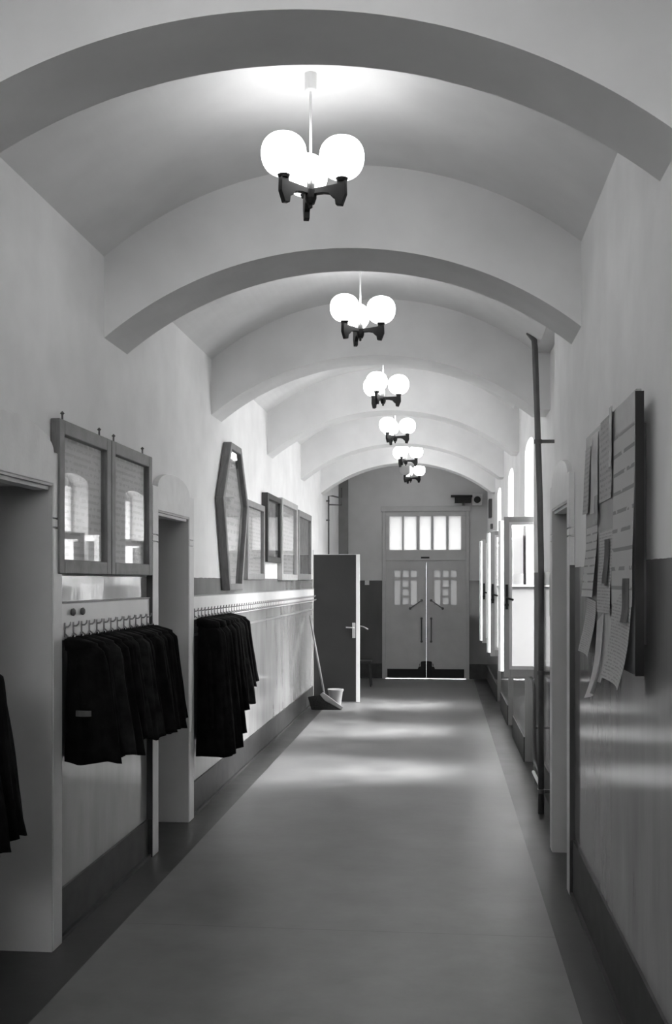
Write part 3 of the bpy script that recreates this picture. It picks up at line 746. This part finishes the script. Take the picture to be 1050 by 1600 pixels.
# pale enamel panel low in the pipe recess
bm = bmesh.new(); box(bm, XR2-.02, XR2-.001, 7.55, 8.15, 1.15, 1.47)
tag(obj('enamel_panel', bm, 'white_paint', bevel=.004), 'pale panel on the recessed wall behind the dark riser pipe', 'panel')
bm = bmesh.new(); box(bm, XR2-.03, XR2-.001, 7.75, 8.2, 1.48, 1.80)
tag(obj('dark_panel', bm, 'wood_dark', bevel=.004), 'dark narrow panel above the pale one beside the riser pipe', 'panel')

# ---------------------------------------------------------------- radiators below the windows
for i, (a, b) in enumerate(WIN):
    r = empty('radiator', (XW-.11, (a+b)/2, .0)); tag(r, ['radiator below the nearest window', 'radiator below the middle window', 'radiator below the farthest window'][i], 'radiator', 'radiators in the window bays')
    bm = bmesh.new(); nn = 10
    for k in range(nn):
        y = -.36 + .72*k/(nn-1)
        tube(bm, [(0, y, .18), (0, y, .72)], .022, 10); tube(bm, [(.05, y, .18), (.05, y, .72)], .022, 10)
    tube(bm, [(.025, -.38, .20), (.025, .38, .20)], .022, 10); tube(bm, [(.025, -.38, .70), (.025, .38, .70)], .022, 10)
    obj('columns', bm, 'door_paint', r, smooth=True)
    for y in (-.3, .3): bx('foot', 'door_paint', r, -.02, .07, y-.012, y+.012, 0, .18)

# ---------------------------------------------------------------- broom, bucket, chair by the open door
r = empty('broom', (-1.50, 14.30, 0)); tag(r, 'wide broom leaning on the left wall in front of the dark door', 'broom')
bm = bmesh.new(); tube(bm, [(-.335, .22, 1.27), (-.11, .03, .20)], .014, 12); obj('handle', bm, 'wood_grey', r, smooth=True)
bm = bmesh.new(); prism_y(bm, [(-.17, .20), (-.13, .235), (-.06, .19), (.15, .035), (.13, .0), (-.10, .12)], -.02, .02); obj('head', bm, 'wood_grey', r, bevel=.006)
bm = bmesh.new()
prism_y(bm, [(-.17, .20), (-.10, .12), (.12, .0), (-.28, .0), (-.33, .17)], -.03, .03); obj('bristles', bm, 'bristle', r)
r = empty('bucket', (-1.50, 14.75, 0)); tag(r, 'small grey bucket behind the broom', 'bucket')
bm = bmesh.new(); lathe(bm, [(.075, .0), (.105, .22), (.112, .225), (.112, .235), (.10, .235), (.07, .012), (.0, .01)], seg=28, cap=False)
lathe(bm, [(.0, 0), (.075, .0)], seg=28, cap=False); obj('body', bm, 'bucket', r, smooth=True)
bm = bmesh.new(); tube(bm, [(.11*math.cos(PI*k/10), .02, .225 - .10*math.sin(PI*k/10)*.6) for k in range(11)], .004, 8); obj('handle', bm, 'metal', r, smooth=True)
r = empty('stool', (-1.33, 17.6, 0)); tag(r, 'low dark stool in the shadow behind the open door', 'stool')
bm = bmesh.new(); box(bm, -.15, .15, -.15, .15, .40, .43); obj('seat', bm, 'wood_dark', r, bevel=.008)
for sx in (-1, 1):
    for sy in (-1, 1):
        bm = bmesh.new(); tube(bm, [(sx*.11, sy*.11, .40), (sx*.14, sy*.14, 0)], .014, 10); obj('leg', bm, 'wood_dark', r)
bm = bmesh.new()
for s in (-1, 1): tube(bm, [(-.13, s*.13, .15), (.13, s*.13, .15)], .009, 8)
obj('stretcher', bm, 'wood_dark', r)

# ---------------------------------------------------------------- things on the end wall
r = empty('wall_loudspeaker', (.36, YE-.02, 3.16)); tag(r, 'dark horn-shaped device on a bracket, top right of the end wall', 'loudspeaker')
bm = bmesh.new(); box(bm, -.15, .14, -.16, -.04, -.02, .08); box(bm, -.22, .16, -.17, -.02, .08, .115); obj('dark_box', bm, 'black', r, bevel=.006)
bm = bmesh.new(); box(bm, .16, .34, -.14, .015, -.07, .14); obj('housing', bm, 'sash_grey', r, bevel=.008)
bm = bmesh.new(); lathe(bm, [(.0, 0), (.06, 0), (.06, .03), (.045, .04), (.0, .04)], seg=20); bm.transform(Matrix.Rotation(PI/2, 4, 'X')); o = obj('lens_ring', bm, 'black', r); o.location = (.245, -.14, .03)
bm = bmesh.new(); box(bm, -.02, .02, -.10, .018, -.055, -.02); obj('bracket', bm, 'iron', r)
bm = bmesh.new(); box(bm, XR3-.05, XR3-.001, 17.2, 17.5, 2.78, 3.08)
tag(obj('junction_box', bm, 'iron', bevel=.006), 'small dark box high on the right wall near the end', 'junction box')
bm = bmesh.new(); box(bm, XR3-.04, XR3-.001, 16.9, 17.0, 2.58, 2.66)
tag(obj('cable_socket', bm, 'iron', bevel=.006), 'tiny dark socket below the box on the right wall', 'socket')
bm = bmesh.new(); box(bm, -1.40, -1.32, YE-.012, YE-.001, 1.68, 1.76)
tag(obj('light_switch', bm, 'board_white', bevel=.003), 'small white switch on the dark dado left of the double door', 'switch')
# gas pipe with bracket at the upper left beyond the last frames
r = empty('bracket_pipe', (XL, 16.9, 0)); tag(r, 'thin bent pipe high on the left wall behind the last arch', 'pipe')
bm = bmesh.new()
tube(bm, [(.04, .0, 2.0), (.04, 0, 3.12), (.10, .0, 3.12), (.20, .05, 3.10), (.24, .10, 3.10), (.24, .10, 3.26)], .012, 10)
tube(bm, [(.04, 0, 2.98), (.24, .10, 2.98), (.24, .10, 3.10)], .010, 10)
obj('tube', bm, 'iron', r, smooth=True)
bm = bmesh.new(); box(bm, .0005, .055, -.02, .02, 3.03, 3.05); box(bm, .0005, .055, -.02, .02, 2.72, 2.74); obj('clamp', bm, 'iron', r)
